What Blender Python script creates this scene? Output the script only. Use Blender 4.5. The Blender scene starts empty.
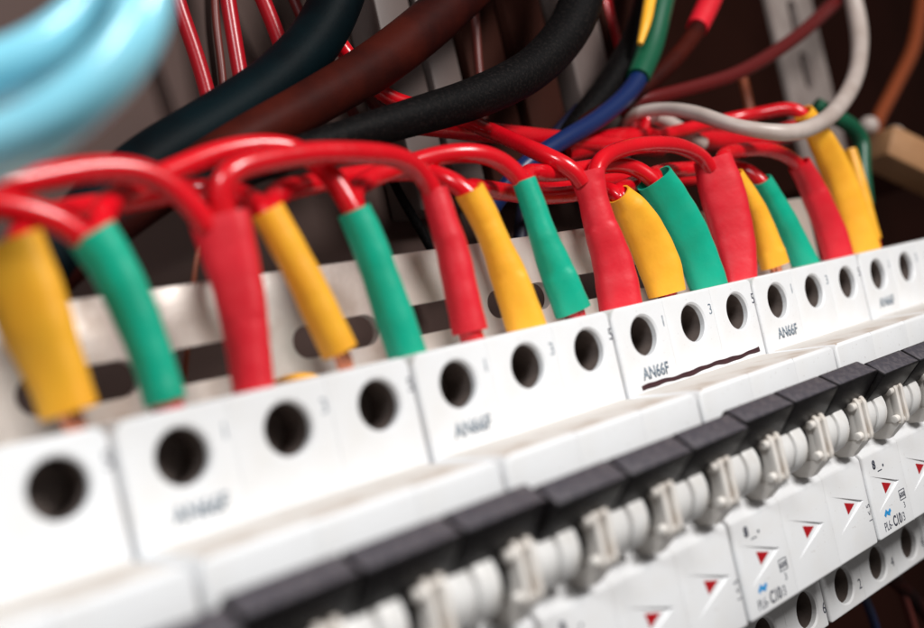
import bpy, bmesh, math, random
from mathutils import Vector, Matrix
random.seed(7)
S = 0.001                      # everything below is written in millimetres; the scene is in metres
scene = bpy.context.scene
COL = scene.collection

# ------------------------------------------------------------------ camera, light, exposure
CAM_LOC = [-212.158, -135.699, 83.468]
CAM_RIGHT = [0.732669, -0.64435, -0.219109]
CAM_DOWN = [-0.146958, 0.164566, -0.975357]
CAM_FWD = [0.664529, 0.746814, 0.02588]
CAM_LENS = 40.037

cam_data = bpy.data.cameras.new('camera'); cam = bpy.data.objects.new('camera', cam_data); COL.objects.link(cam)
r_, d_, f_ = Vector(CAM_RIGHT), Vector(CAM_DOWN), Vector(CAM_FWD)
mw = Matrix((( r_.x, -d_.x, -f_.x, CAM_LOC[0]*S), (r_.y, -d_.y, -f_.y, CAM_LOC[1]*S), (r_.z, -d_.z, -f_.z, CAM_LOC[2]*S), (0, 0, 0, 1)))
cam.matrix_world = mw
cam_data.lens = CAM_LENS; cam_data.sensor_width = 36; cam_data.sensor_fit = 'HORIZONTAL'
cam_data.clip_start = 0.005; cam_data.clip_end = 20
cam_data.dof.use_dof = True; cam_data.dof.focus_distance = 0.234; cam_data.dof.aperture_fstop = 8.0
cam_data.dof.aperture_blades = 0
scene.camera = cam

world = bpy.data.worlds.new('World'); scene.world = world; world.use_nodes = True
world.node_tree.nodes['Background'].inputs[0].default_value = (1.0, 0.94, 0.90, 1)
world.node_tree.nodes['Background'].inputs[1].default_value = 0.085

def area(name, loc, target, size, power, color=(1, 1, 1), size_y=None):
    l = bpy.data.lights.new(name, 'AREA'); l.size = size*S; l.energy = power; l.color = color
    if size_y: l.shape = 'RECTANGLE'; l.size_y = size_y*S
    o = bpy.data.objects.new(name, l); COL.objects.link(o)
    o.location = Vector(loc)*S
    o.rotation_euler = (Vector(target)-Vector(loc)).to_track_quat('-Z', 'Y').to_euler()
    return o
area('key_lamp', (10, -425, 375), (-60, 0, 70), 140, 3.05, (1, 0.98, 0.96))
area('fill_lamp', (-340, -190, 330), (-150, -10, 110), 90, 0.8, (0.93, 0.97, 1.0))

scene.view_settings.view_transform = 'Standard'; scene.view_settings.look = 'None'
scene.view_settings.gamma = 1; scene.view_settings.exposure = 0
scene.render.engine = 'CYCLES'

# ------------------------------------------------------------------ materials
def srgb(r, g, b):
    f = lambda c: ((c/255+0.055)/1.055)**2.4 if c > 10 else c/255/12.92
    return (f(r), f(g), f(b), 1)
def material(name, col, rough=0.4, metal=0.0, col2=None, scale=300, lo=0.4, hi=0.7, bump=0.0, bump_scale=1500, rough_var=0.0, spec=0.5, specks=0.0, coat=0.0):
    m = bpy.data.materials.new(name); m.use_nodes = True
    nt = m.node_tree; bs = nt.nodes['Principled BSDF']
    bs.inputs['Base Color'].default_value = col; bs.inputs['Roughness'].default_value = rough
    bs.inputs['Metallic'].default_value = metal; bs.inputs['Specular IOR Level'].default_value = spec
    bs.inputs['Coat Weight'].default_value = coat
    tc = nt.nodes.new('ShaderNodeTexCoord')
    def noise(sc, det=5):
        n = nt.nodes.new('ShaderNodeTexNoise'); n.inputs['Scale'].default_value = sc; n.inputs['Detail'].default_value = det
        nt.links.new(tc.outputs['Object'], n.inputs['Vector']); return n
    if col2:
        n = noise(scale); rp = nt.nodes.new('ShaderNodeValToRGB')
        rp.color_ramp.elements[0].position = lo; rp.color_ramp.elements[0].color = col
        rp.color_ramp.elements[1].position = hi; rp.color_ramp.elements[1].color = col2
        nt.links.new(n.outputs['Fac'], rp.inputs['Fac']); nt.links.new(rp.outputs['Color'], bs.inputs['Base Color'])
    if rough_var:
        n = noise(scale*2); mr = nt.nodes.new('ShaderNodeMapRange')
        mr.inputs['To Min'].default_value = max(0.02, rough-rough_var); mr.inputs['To Max'].default_value = rough+rough_var
        mr.inputs['From Min'].default_value = 0.3; mr.inputs['From Max'].default_value = 0.7
        nt.links.new(n.outputs['Fac'], mr.inputs['Value']); nt.links.new(mr.outputs['Result'], bs.inputs['Roughness'])
    if bump:
        n = noise(bump_scale, 3); bp = nt.nodes.new('ShaderNodeBump'); bp.inputs['Strength'].default_value = bump
        bp.inputs['Distance'].default_value = 0.0004
        nt.links.new(n.outputs['Fac'], bp.inputs['Height']); nt.links.new(bp.outputs['Normal'], bs.inputs['Normal'])
    if specks:
        n = noise(1500, 2); r2 = nt.nodes.new('ShaderNodeValToRGB')
        r2.color_ramp.elements[0].position = 0.69; r2.color_ramp.elements[0].color = (0, 0, 0, 1)
        r2.color_ramp.elements[1].position = 0.76; r2.color_ramp.elements[1].color = (1, 1, 1, 1)
        mx = nt.nodes.new('ShaderNodeMix'); mx.data_type = 'RGBA'
        ml = nt.nodes.new('ShaderNodeMath'); ml.operation = 'MULTIPLY'; ml.inputs[1].default_value = specks
        src = bs.inputs['Base Color'].links[0].from_socket
        nt.links.new(n.outputs['Fac'], r2.inputs['Fac']); nt.links.new(r2.outputs['Color'], ml.inputs[0])
        nt.links.new(ml.outputs[0], mx.inputs[0]); nt.links.new(src, mx.inputs[6]); mx.inputs[7].default_value = (0.30, 0.24, 0.20, 1)
        nt.links.new(mx.outputs[2], bs.inputs['Base Color'])
    return m
MAT = dict(
    white_plastic=material('white_plastic', (0.785, 0.79, 0.80, 1), 0.5, spec=0.35, col2=(0.745, 0.735, 0.725, 1), scale=120, lo=0.45, hi=0.8, bump=0.06, bump_scale=2500, rough_var=0.1, specks=0.45),
    dusty_ledge=material('dusty_ledge', (0.66, 0.62, 0.58, 1), 0.7, col2=(0.46, 0.37, 0.30, 1), scale=110, lo=0.5, hi=0.78, bump=0.2),
    seam=material('seam', (0.16, 0.12, 0.10, 1), 0.8),
    ivory=material('ivory', (0.74, 0.70, 0.655, 1), 0.34, col2=(0.62, 0.55, 0.48, 1), scale=260, lo=0.5, hi=0.75, rough_var=0.08),
    barrel_white=material('barrel_white', (0.77, 0.76, 0.745, 1), 0.4, col2=(0.66, 0.62, 0.57, 1), scale=200, lo=0.5, hi=0.8),
    toggle_tip_lit=material('toggle_tip_lit', (0.055, 0.050, 0.062, 1), 0.5, col2=(0.095, 0.084, 0.094, 1), scale=900, lo=0.45, hi=0.6, bump=0.4, bump_scale=2600),  # lever tip: the light it catches is painted in as paler grey
    toggle_body_shaded=material('toggle_body_shaded', (0.007, 0.006, 0.007, 1), 0.4, col2=(0.012, 0.010, 0.011, 1), spec=0.25, scale=900, lo=0.45, hi=0.6, bump=0.15, bump_scale=2600),  # same lever plastic, with the shade of its underside painted in as near black
    screw=material('screw', (0.16, 0.125, 0.11, 1), 0.5, 0.2, col2=(0.11, 0.085, 0.075, 1), scale=400, bump=0.1),
    window_red=material('window_red', (0.42, 0.004, 0.010, 1), 0.3),
    ink=material('ink', (0.045, 0.05, 0.075, 1), 0.6),
    ink_grey=material('ink_grey', (0.055, 0.09, 0.13, 1), 0.6, col2=(0.36, 0.41, 0.46, 1), scale=2600, lo=0.45, hi=0.62),
    ink_blue=material('ink_blue', (0.02, 0.28, 0.62, 1), 0.5),
    pen=material('pen', (0.030, 0.004, 0.008, 1), 0.5, col2=(0.05, 0.008, 0.012, 1), scale=500),
    red=material('red_pvc', (0.66, 0.004, 0.012, 1), 0.25, col2=(0.56, 0.003, 0.009, 1), scale=150, bump=0.04, bump_scale=900, rough_var=0.06, coat=0.2),
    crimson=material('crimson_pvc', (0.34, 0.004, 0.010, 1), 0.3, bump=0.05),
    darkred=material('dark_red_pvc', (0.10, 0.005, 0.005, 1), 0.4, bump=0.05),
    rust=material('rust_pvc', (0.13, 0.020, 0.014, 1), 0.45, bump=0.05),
    orange=material('orange_brown_pvc', (0.30, 0.065, 0.020, 1), 0.4, bump=0.05),
    teal=material('teal_rubber', (0.0012, 0.006, 0.008, 1), 0.55, spec=0.07, col2=(0.001, 0.002, 0.003, 1), scale=60, bump=0.1),
    brown=material('brown_rubber', (0.050, 0.007, 0.004, 1), 0.55, spec=0.07, col2=(0.012, 0.003, 0.003, 1), scale=60, bump=0.12),
    black=material('black_rubber', (0.0022, 0.0018, 0.002, 1), 0.6, spec=0.10, col2=(0.016, 0.012, 0.011, 1), scale=1500, lo=0.5, hi=0.8, bump=0.3, bump_scale=2200),
    navy=material('navy_pvc', (0.006, 0.008, 0.03, 1), 0.5),
    blue=material('blue_pvc', (0.003, 0.016, 0.085, 1), 0.4),
    cyan=material('cyan_pvc', (0.27, 0.72, 0.88, 1), 0.34, col2=(0.34, 0.76, 0.90, 1), scale=90, coat=0.6),
    white=material('white_pvc', (0.50, 0.42, 0.38, 1), 0.4, col2=(0.42, 0.34, 0.30, 1), scale=120),
    green_dark=material('dark_green_pvc', (0.004, 0.085, 0.04, 1), 0.4),
    sleeve_yellow=material('yellow_sleeve', (0.95, 0.46, 0.028, 1), 0.46, col2=(0.91, 0.40, 0.018, 1), scale=130, bump=0.42, bump_scale=280, rough_var=0.06),
    sleeve_green=material('green_sleeve', (0.002, 0.40, 0.25, 1), 0.42, col2=(0.002, 0.35, 0.21, 1), scale=130, bump=0.42, bump_scale=280, rough_var=0.06),
    sleeve_red=material('red_sleeve', (0.70, 0.012, 0.026, 1), 0.46, col2=(0.62, 0.009, 0.019, 1), scale=130, bump=0.42, bump_scale=280, rough_var=0.06),
    copper=material('copper', (0.85, 0.36, 0.22, 1), 0.3, 1.0, bump=0.2, bump_scale=2500),
    zinc=material('zinc', (0.66, 0.60, 0.55, 1), 0.40, 0.4, col2=(0.32, 0.24, 0.19, 1), scale=60, lo=0.5, hi=0.74, bump=0.12, bump_scale=1200, rough_var=0.1),
    panel=material('panel_paint', (0.078, 0.048, 0.041, 1), 0.65, spec=0.2, col2=(0.056, 0.034, 0.028, 1), scale=12, bump=0.05, bump_scale=400),
    cabinet=material('cabinet_paint', (0.040, 0.012, 0.008, 1), 0.7, spec=0.08, col2=(0.026, 0.008, 0.005, 1), scale=14),
    duct=material('duct_plastic', (0.15, 0.115, 0.105, 1), 0.5, col2=(0.11, 0.08, 0.072, 1), scale=40),
    tan=material('tan_block', (0.40, 0.21, 0.10, 1), 0.5, spec=0.2, col2=(0.32, 0.16, 0.075, 1), scale=80),
    rail=material('rail_metal', (0.42, 0.35, 0.32, 1), 0.45, 0.3, col2=(0.30, 0.24, 0.22, 1), scale=90),
)

# ------------------------------------------------------------------ helpers
def mesh_obj(name, bm, mat, parent=None, smooth=True, angle=35):
    me = bpy.data.meshes.new(name)
    bmesh.ops.recalc_face_normals(bm, faces=bm.faces[:])
    for v in bm.verts: v.co *= S
    bm.to_mesh(me); bm.free()
    for mm in (mat if isinstance(mat, (list, tuple)) else [mat]): me.materials.append(MAT[mm])
    if smooth:
        me.shade_smooth(); me.set_sharp_from_angle(angle=math.radians(angle))
    o = bpy.data.objects.new(name, me); COL.objects.link(o)
    if parent: o.parent = parent
    return o
def tag(o, label, cat, group=None, kind=None):
    if label: o['label'] = label
    if cat: o['category'] = cat
    if group: o['group'] = group
    if kind: o['kind'] = kind
    return o
def empty(name, loc):
    o = bpy.data.objects.new(name, None); o.empty_display_size = 0.01; COL.objects.link(o); o.location = Vector(loc)*S; return o
def box(bm, x0, x1, y0, y1, z0, z1, bev=0.0):
    r = bmesh.ops.create_cube(bm, size=1)['verts']
    for v in r: v.co = Vector(((x0+x1)/2+v.co.x*(x1-x0), (y0+y1)/2+v.co.y*(y1-y0), (z0+z1)/2+v.co.z*(z1-z0)))
    if bev:
        es = list({e for v in r for e in v.link_edges})
        bmesh.ops.bevel(bm, geom=es, offset=bev, segments=2, profile=0.5, affect='EDGES')
def prism_x(bm, poly, x0, x1, bev=0.0, seg=2):
    a = [bm.verts.new((x0, y, z)) for y, z in poly]; b = [bm.verts.new((x1, y, z)) for y, z in poly]
    fs = [bm.faces.new(a), bm.faces.new(b[::-1])]
    n = len(poly)
    for i in range(n): fs.append(bm.faces.new((a[i], b[i], b[(i+1) % n], a[(i+1) % n])))
    if bev:
        es = list({e for f in fs for e in f.edges})
        bmesh.ops.bevel(bm, geom=es, offset=bev, segments=seg, profile=0.5, affect='EDGES')
def spline(pts, step):
    """centripetal Catmull-Rom through points (x, y, z, r)"""
    P = [Vector(p) for p in pts]
    P = [P[0]*2-P[1]] + P + [P[-1]*2-P[-2]]
    out = []
    for i in range(1, len(P)-2):
        p = P[i-1:i+3]; ts = [0.0]
        for q in range(3): ts.append(ts[-1]+max(1e-3, (p[q+1].xyz-p[q].xyz).length)**0.5)
        n = max(2, int((p[2].xyz-p[1].xyz).length/step))
        for k in range(n):
            u = ts[1]+(ts[2]-ts[1])*k/n
            A = [p[q]*((ts[q+1]-u)/(ts[q+1]-ts[q]))+p[q+1]*((u-ts[q])/(ts[q+1]-ts[q])) for q in range(3)]
            B = [A[q]*((ts[q+2]-u)/(ts[q+2]-ts[q]))+A[q+1]*((u-ts[q])/(ts[q+2]-ts[q])) for q in range(2)]
            out.append(B[0]*((ts[2]-u)/(ts[2]-ts[1]))+B[1]*((u-ts[1])/(ts[2]-ts[1])))
    out.append(P[-2]); return out
def path4(pts, step=0.8, relax=0):
    V = spline(pts, step)
    xyz = [v.xyz for v in V]; R = [v.w for v in V]
    for _ in range(relax):                                # a stiff wire has no kinks
        xyz = [xyz[0]]+[(xyz[i-1]+xyz[i]*2+xyz[i+1])/4 for i in range(1, len(xyz)-1)]+[xyz[-1]]
    return xyz, R
def tube(bm, xyz, R, segs=20, flat=None, caps=True, wall=0.0, wob=0.0):
    """flat: list of depth/width ratios; the width runs along the horizontal direction W0"""
    n = len(xyz); rings = []
    W0 = Vector((0.75, -0.66, 0)).normalized()
    up = None
    for i in range(n):
        t = (xyz[min(i+1, n-1)]-xyz[max(i-1, 0)]).normalized()
        if flat is not None:
            a = (W0 - t*W0.dot(t)).normalized(); b = t.cross(a)
        else:
            if up is None:
                up = Vector((0, 0, 1)) if abs(t.z) < 0.9 else Vector((0, 1, 0))
            a = (up - t*up.dot(t)).normalized(); up = a; b = t.cross(a)
        fr = flat[i] if flat is not None else 1.0
        ring = []
        for k in range(segs):
            th = 2*math.pi*k/segs
            c, s = math.cos(th), math.sin(th)
            if flat is not None and fr < 0.8:
                c = math.copysign(abs(c)**0.75, c); s = math.copysign(abs(s)**0.75, s)
            rr = R[i]*(1+wob*math.sin(i*0.21+2*th)*0.5+wob*math.sin(i*0.09+th))
            ring.append(bm.verts.new(xyz[i]+a*(c*rr)+b*(s*rr*fr)))
        rings.append(ring)
    for i in range(n-1):
        for k in range(segs):
            bm.faces.new((rings[i][k], rings[i][(k+1) % segs], rings[i+1][(k+1) % segs], rings[i+1][k]))
    if caps: bm.faces.new(rings[0][::-1]); bm.faces.new(rings[-1])
    return rings
def cyl_x(bm, x0, x1, y, z, r, segs=40, bev=0.0):
    poly = [(y+r*math.cos(2*math.pi*k/segs), z+r*math.sin(2*math.pi*k/segs)) for k in range(segs)]
    if not bev:
        prism_x(bm, poly, x0, x1); return
    loops = []
    for xx, rr in ((x0, r-bev), (x0+bev*0.35, r-bev*0.3), (x0+bev, r), (x1-bev, r), (x1-bev*0.35, r-bev*0.3), (x1, r-bev)):
        loops.append([bm.verts.new((xx, y+rr*math.cos(2*math.pi*k/segs), z+rr*math.sin(2*math.pi*k/segs))) for k in range(segs)])
    for i in range(len(loops)-1):
        for k in range(segs): bm.faces.new((loops[i][k], loops[i+1][k], loops[i+1][(k+1) % segs], loops[i][(k+1) % segs]))
    bm.faces.new(loops[0]); bm.faces.new(loops[-1][::-1])
def cyl_y(bm, x, z, y0, y1, r, r2=None, segs=48, caps=True):
    r2 = r if r2 is None else r2
    a = [bm.verts.new((x+r*math.cos(2*math.pi*k/segs), y0, z+r*math.sin(2*math.pi*k/segs))) for k in range(segs)]
    b = [bm.verts.new((x+r2*math.cos(2*math.pi*k/segs), y1, z+r2*math.sin(2*math.pi*k/segs))) for k in range(segs)]
    for k in range(segs): bm.faces.new((a[k], b[k], b[(k+1) % segs], a[(k+1) % segs]))
    if caps: bm.faces.new(a); bm.faces.new(b[::-1])
    return a, b
def text_into(bm, s, x, z, y, h, depth=0.03, bold=0.0, squeeze=1.0, align='LEFT', rot=0.0):
    """printed characters: flat letters lying on a face that looks towards -Y"""
    cu = bpy.data.curves.new('lettering', 'FONT'); cu.body = s; cu.size = 1.0; cu.align_x = align; cu.offset = bold; cu.resolution_u = 3
    ob = bpy.data.objects.new('lettering', cu); COL.objects.link(ob)
    dg = bpy.context.evaluated_depsgraph_get(); dg.update()
    me = bpy.data.meshes.new_from_object(ob.evaluated_get(dg))
    tmp = bmesh.new(); tmp.from_mesh(me)
    sc = h/0.70
    for v in tmp.verts:
        px, pz = v.co.x*sc*squeeze, v.co.y*sc
        v.co = Vector((x+px*math.cos(rot)-pz*math.sin(rot), y, z+px*math.sin(rot)+pz*math.cos(rot)))
    ext = bmesh.ops.extrude_face_region(tmp, geom=tmp.faces[:])
    for g in ext['geom']:
        if isinstance(g, bmesh.types.BMVert): g.co.y -= depth
    me2 = bpy.data.meshes.new('lettering'); tmp.to_mesh(me2); tmp.free(); bm.from_mesh(me2)
    bpy.data.objects.remove(ob); bpy.data.curves.remove(cu); bpy.data.meshes.remove(me); bpy.data.meshes.remove(me2)

# ------------------------------------------------------------------ data: wire and sleeve paths (x, y, z, radius) in mm
WIRES = [
 ('jumper_wire', 'red wire arching from the left edge over into the wide red sleeve at left', 'wire', 'red jumper wires looping between the sleeves', 'red', [[-321.6, 6.0, 99.3, 1.95], [-283.8, 6.0, 103.7, 1.95], [-246.1, 6.0, 108.1, 1.95], [-208.3, 6.0, 112.5, 1.95], [-170.6, 6.0, 116.9, 1.95], [-162.9, 6.0, 117.8, 1.95], [-155.9, 6.0, 118.7, 1.95], [-147.9, 5.5, 119.5, 1.95], [-141.4, 5.0, 118.2, 1.95], [-137.6, 5.0, 115.2, 1.95], [-134.2, 5.3, 110.8, 1.95], [-133.7, 5.3, 108.9, 1.95]]),
 ('jumper_wire', 'red wire at left edge curving down into the left of the wide green sleeve', 'wire', 'red jumper wires looping between the sleeves', 'red', [[-320.3, 32.0, 123.3, 1.95], [-282.9, 25.7, 121.4, 1.95], [-245.5, 19.5, 119.5, 1.95], [-208.0, 13.2, 117.7, 1.95], [-170.6, 7.0, 115.8, 1.95], [-164.6, 6.0, 115.5, 1.95], [-159.3, 5.0, 113.7, 1.95], [-156.3, 4.7, 112.1, 1.95], [-153.7, 4.7, 110.0, 1.95], [-152.8, 4.7, 108.5, 1.95]]),
 ('jumper_wire', 'red wire arching from the wide green sleeve at left to the second green sleeve', 'wire', 'red jumper wires looping between the sleeves', 'red', [[-150.8, 4.7, 108.3, 1.95], [-151.2, 4.7, 109.8, 1.95], [-149.3, 7.0, 113.2, 1.95], [-145.8, 10.0, 115.8, 1.95], [-140.9, 12.0, 117.7, 1.95], [-134.0, 13.0, 120.0, 1.95], [-125.0, 13.5, 122.9, 1.95], [-117.4, 13.0, 123.8, 1.95], [-111.2, 12.0, 123.1, 1.95], [-107.4, 10.0, 119.8, 1.95], [-105.8, 8.0, 114.9, 1.95], [-104.7, 6.7, 109.8, 1.95], [-104.2, 6.7, 107.8, 1.95]]),
 ('jumper_wire', 'shadowed red wire behind the arches joining the two leftmost yellow sleeves', 'wire', 'red jumper wires looping between the sleeves', 'red', [[-163.1, 4.0, 107.8, 1.95], [-163.2, 4.0, 109.3, 1.95], [-159.6, 8.0, 112.1, 1.95], [-154.5, 14.0, 114.8, 1.95], [-145.9, 20.0, 116.8, 1.95], [-135.6, 22.0, 118.0, 1.95], [-125.4, 22.0, 119.0, 1.95], [-122.1, 17.0, 117.1, 1.95], [-122.8, 9.0, 113.6, 1.95], [-122.3, 6.0, 111.1, 1.95], [-121.7, 6.0, 109.3, 1.95]]),
 ('jumper_wire', 'bright red wire bent square from the wide red sleeve over to the second red sleeve', 'wire', 'red jumper wires looping between the sleeves', 'red', [[-130.2, 5.3, 108.6, 1.95], [-130.2, 5.3, 110.4, 1.95], [-131.1, 5.0, 113.2, 1.95], [-131.5, 4.5, 115.6, 1.95], [-129.0, 4.0, 117.6, 1.95], [-122.5, 4.0, 118.7, 1.95], [-113.0, 4.0, 119.6, 1.95], [-100.6, 4.0, 119.0, 1.95], [-92.8, 5.0, 118.1, 1.95], [-87.1, 6.8, 115.4, 1.95], [-84.9, 7.3, 112.2, 1.95], [-84.7, 7.3, 110.0, 1.95]]),
 ('jumper_wire', 'red wire low behind, ending in the narrow yellow sleeve right of the second red sleeve', 'wire', 'red jumper wires looping between the sleeves', 'red', [[-121.7, 6.0, 109.3, 1.95], [-122.3, 6.0, 111.1, 1.95], [-117.4, 10.0, 114.3, 1.95], [-105.3, 17.0, 117.2, 1.95], [-91.4, 20.0, 118.9, 1.95], [-79.3, 18.0, 118.5, 1.95], [-78.6, 11.0, 115.3, 1.95], [-75.5, 8.0, 111.7, 1.95], [-74.6, 8.0, 109.6, 1.95]]),
 ('jumper_wire', 'red wire arching over into the thin green sleeve at centre', 'wire', 'red jumper wires looping between the sleeves', 'red', [[-104.2, 6.7, 107.8, 1.95], [-104.7, 6.7, 109.8, 1.95], [-101.8, 10.0, 113.3, 1.95], [-92.9, 16.0, 117.0, 1.95], [-83.2, 16.0, 119.3, 1.95], [-76.3, 13.0, 120.2, 1.95], [-69.7, 10.0, 119.6, 1.95], [-63.2, 9.5, 117.5, 1.95], [-59.1, 8.7, 112.9, 1.95], [-58.7, 8.7, 110.5, 1.95]]),
 ('jumper_wire', 'red wire running level behind the thin green sleeve at centre', 'wire', 'red jumper wires looping between the sleeves', 'red', [[-74.6, 8.0, 109.6, 1.95], [-75.5, 8.0, 111.7, 1.95], [-69.3, 13.0, 113.0, 1.95], [-57.8, 18.0, 112.9, 1.95], [-42.1, 21.0, 111.4, 1.95], [-29.6, 20.0, 111.0, 1.95], [-27.5, 15.0, 111.0, 1.95], [-28.7, 10.0, 108.1, 1.95], [-26.9, 10.0, 105.8, 1.95]]),
 ('jumper_wire', 'red wire passing behind the third red sleeve into the third green sleeve', 'wire', 'red jumper wires looping between the sleeves', 'red', [[-58.7, 8.7, 110.5, 1.95], [-59.1, 8.7, 112.9, 1.95], [-52.1, 13.0, 115.4, 1.95], [-45.0, 14.0, 114.8, 1.95], [-31.4, 14.0, 115.4, 1.95], [-20.5, 14.0, 115.8, 1.95], [-14.8, 13.0, 114.0, 1.95], [-13.5, 10.7, 111.1, 1.95], [-11.8, 10.7, 108.5, 1.95]]),
 ('jumper_wire', 'red supply wire slanting down from behind the black cables into the third red sleeve', 'wire', 'red jumper wires looping between the sleeves', 'red', [[-67.9, 52.0, 166.1, 1.95], [-66.1, 48.0, 154.2, 1.95], [-59.0, 46.0, 143.0, 1.95], [-48.0, 44.0, 138.9, 1.95], [-40.4, 40.0, 134.5, 1.95], [-42.0, 29.0, 128.0, 1.95], [-45.5, 15.0, 119.8, 1.95], [-43.8, 10.0, 115.6, 1.95], [-40.9, 9.3, 113.7, 1.95], [-40.5, 9.3, 111.1, 1.95]]),
 ('jumper_wire', 'red wire arching from the third red sleeve across to the fourth, broad red sleeve', 'wire', 'red jumper wires looping between the sleeves', 'red', [[-36.6, 9.3, 110.8, 1.95], [-36.3, 9.3, 113.5, 1.95], [-32.0, 9.5, 116.5, 1.95], [-16.8, 10.0, 119.0, 1.95], [-1.3, 10.0, 118.2, 1.95], [6.4, 11.0, 116.1, 1.95], [10.3, 11.3, 115.0, 1.95], [11.0, 11.3, 112.0, 1.95]]),
 ('jumper_wire', 'red wire bridging from the broad red sleeve to the last red sleeve at right', 'wire', 'red jumper wires looping between the sleeves', 'red', [[15.9, 11.3, 111.7, 1.95], [16.0, 11.3, 114.7, 1.95], [20.7, 12.0, 116.0, 1.95], [29.2, 12.5, 116.6, 1.95], [41.3, 13.0, 116.5, 1.95], [50.4, 13.3, 114.8, 1.95], [57.7, 13.3, 111.6, 1.95], [59.5, 13.3, 108.4, 1.95]]),
 ('jumper_wire', 'red wire hidden low between the third and fourth yellow sleeves', 'wire', 'red jumper wires looping between the sleeves', 'red', [[-26.9, 10.0, 105.8, 1.95], [-28.7, 10.0, 108.1, 1.95], [-19.8, 15.0, 110.2, 1.95], [9.2, 22.0, 114.4, 1.95], [20.5, 19.0, 114.0, 1.95], [23.3, 15.0, 112.4, 1.95], [22.6, 12.0, 110.3, 1.95], [24.2, 12.0, 107.4, 1.95]]),
 ('jumper_wire', 'red wire dipping into the last green sleeve at right', 'wire', 'red jumper wires looping between the sleeves', 'red', [[-11.8, 10.7, 108.5, 1.95], [-13.5, 10.7, 111.1, 1.95], [-3.3, 16.0, 113.4, 1.95], [26.5, 23.0, 114.8, 1.95], [34.4, 18.0, 113.5, 1.95], [35.6, 15.0, 110.9, 1.95], [35.7, 12.7, 108.1, 1.95], [37.3, 12.7, 105.1, 1.95]]),
 ('jumper_wire', 'dark red wire at the back reaching the long yellow sleeve at far right', 'wire', 'red jumper wires looping between the sleeves', 'red', [[25.6, 36.0, 127.4, 1.95], [45.3, 34.0, 129.4, 1.95], [60.2, 28.0, 130.2, 1.95], [65.1, 20.0, 129.4, 1.95], [66.8, 16.0, 129.3, 1.95], [67.9, 14.0, 126.8, 1.95], [70.3, 14.0, 123.7, 1.95]]),
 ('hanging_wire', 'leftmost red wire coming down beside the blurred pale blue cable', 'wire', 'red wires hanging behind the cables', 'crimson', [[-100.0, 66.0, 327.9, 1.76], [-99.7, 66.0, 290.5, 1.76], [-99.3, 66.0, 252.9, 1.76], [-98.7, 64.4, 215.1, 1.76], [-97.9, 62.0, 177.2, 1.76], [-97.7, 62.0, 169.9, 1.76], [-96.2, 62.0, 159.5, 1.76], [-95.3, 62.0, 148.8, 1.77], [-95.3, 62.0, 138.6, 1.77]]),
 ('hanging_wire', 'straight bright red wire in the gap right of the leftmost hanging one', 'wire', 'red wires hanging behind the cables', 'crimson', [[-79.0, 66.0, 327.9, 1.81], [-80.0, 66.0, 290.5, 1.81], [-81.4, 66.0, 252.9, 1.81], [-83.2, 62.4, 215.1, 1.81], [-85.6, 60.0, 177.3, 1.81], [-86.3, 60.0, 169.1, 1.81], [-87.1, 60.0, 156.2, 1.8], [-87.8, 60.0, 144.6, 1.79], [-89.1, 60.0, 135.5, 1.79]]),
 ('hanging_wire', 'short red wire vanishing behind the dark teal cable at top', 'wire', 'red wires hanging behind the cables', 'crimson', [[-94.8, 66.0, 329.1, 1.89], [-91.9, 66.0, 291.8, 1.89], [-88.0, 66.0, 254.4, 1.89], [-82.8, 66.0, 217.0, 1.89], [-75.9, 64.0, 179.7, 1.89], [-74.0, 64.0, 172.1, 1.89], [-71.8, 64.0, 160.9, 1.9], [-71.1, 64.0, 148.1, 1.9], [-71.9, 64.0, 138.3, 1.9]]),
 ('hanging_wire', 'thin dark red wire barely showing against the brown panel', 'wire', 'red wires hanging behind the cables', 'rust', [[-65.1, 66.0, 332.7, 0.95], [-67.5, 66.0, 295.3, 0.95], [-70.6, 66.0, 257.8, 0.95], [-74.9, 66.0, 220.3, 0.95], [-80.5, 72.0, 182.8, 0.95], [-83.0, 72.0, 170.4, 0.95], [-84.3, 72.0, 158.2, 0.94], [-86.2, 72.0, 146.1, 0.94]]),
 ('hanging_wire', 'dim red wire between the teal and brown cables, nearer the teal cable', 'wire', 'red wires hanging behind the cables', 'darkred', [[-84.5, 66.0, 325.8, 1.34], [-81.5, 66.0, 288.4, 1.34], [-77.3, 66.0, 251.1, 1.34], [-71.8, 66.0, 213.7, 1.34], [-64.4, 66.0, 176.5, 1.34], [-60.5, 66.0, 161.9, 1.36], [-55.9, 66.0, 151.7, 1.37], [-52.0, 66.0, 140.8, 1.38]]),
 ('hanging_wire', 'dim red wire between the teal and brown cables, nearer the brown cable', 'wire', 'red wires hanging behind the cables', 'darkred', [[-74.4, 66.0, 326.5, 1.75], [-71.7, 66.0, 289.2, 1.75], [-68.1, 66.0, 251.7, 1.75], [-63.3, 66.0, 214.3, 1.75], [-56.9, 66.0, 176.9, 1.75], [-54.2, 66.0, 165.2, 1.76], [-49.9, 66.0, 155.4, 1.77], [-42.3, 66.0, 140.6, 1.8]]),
 ('hanging_wire', 'thin dark red wire hanging straight down above the bend of the black cable', 'wire', 'red wires hanging behind the cables', 'rust', [[0.6, 66.0, 332.8, 1.24], [-0.9, 66.0, 295.4, 1.24], [-2.9, 64.5, 257.8, 1.24], [-5.6, 60.4, 220.2, 1.24], [-9.2, 58.0, 182.4, 1.24], [-10.3, 58.0, 173.8, 1.23], [-14.0, 58.0, 156.8, 1.22], [-16.8, 58.0, 140.1, 1.21]]),
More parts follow.
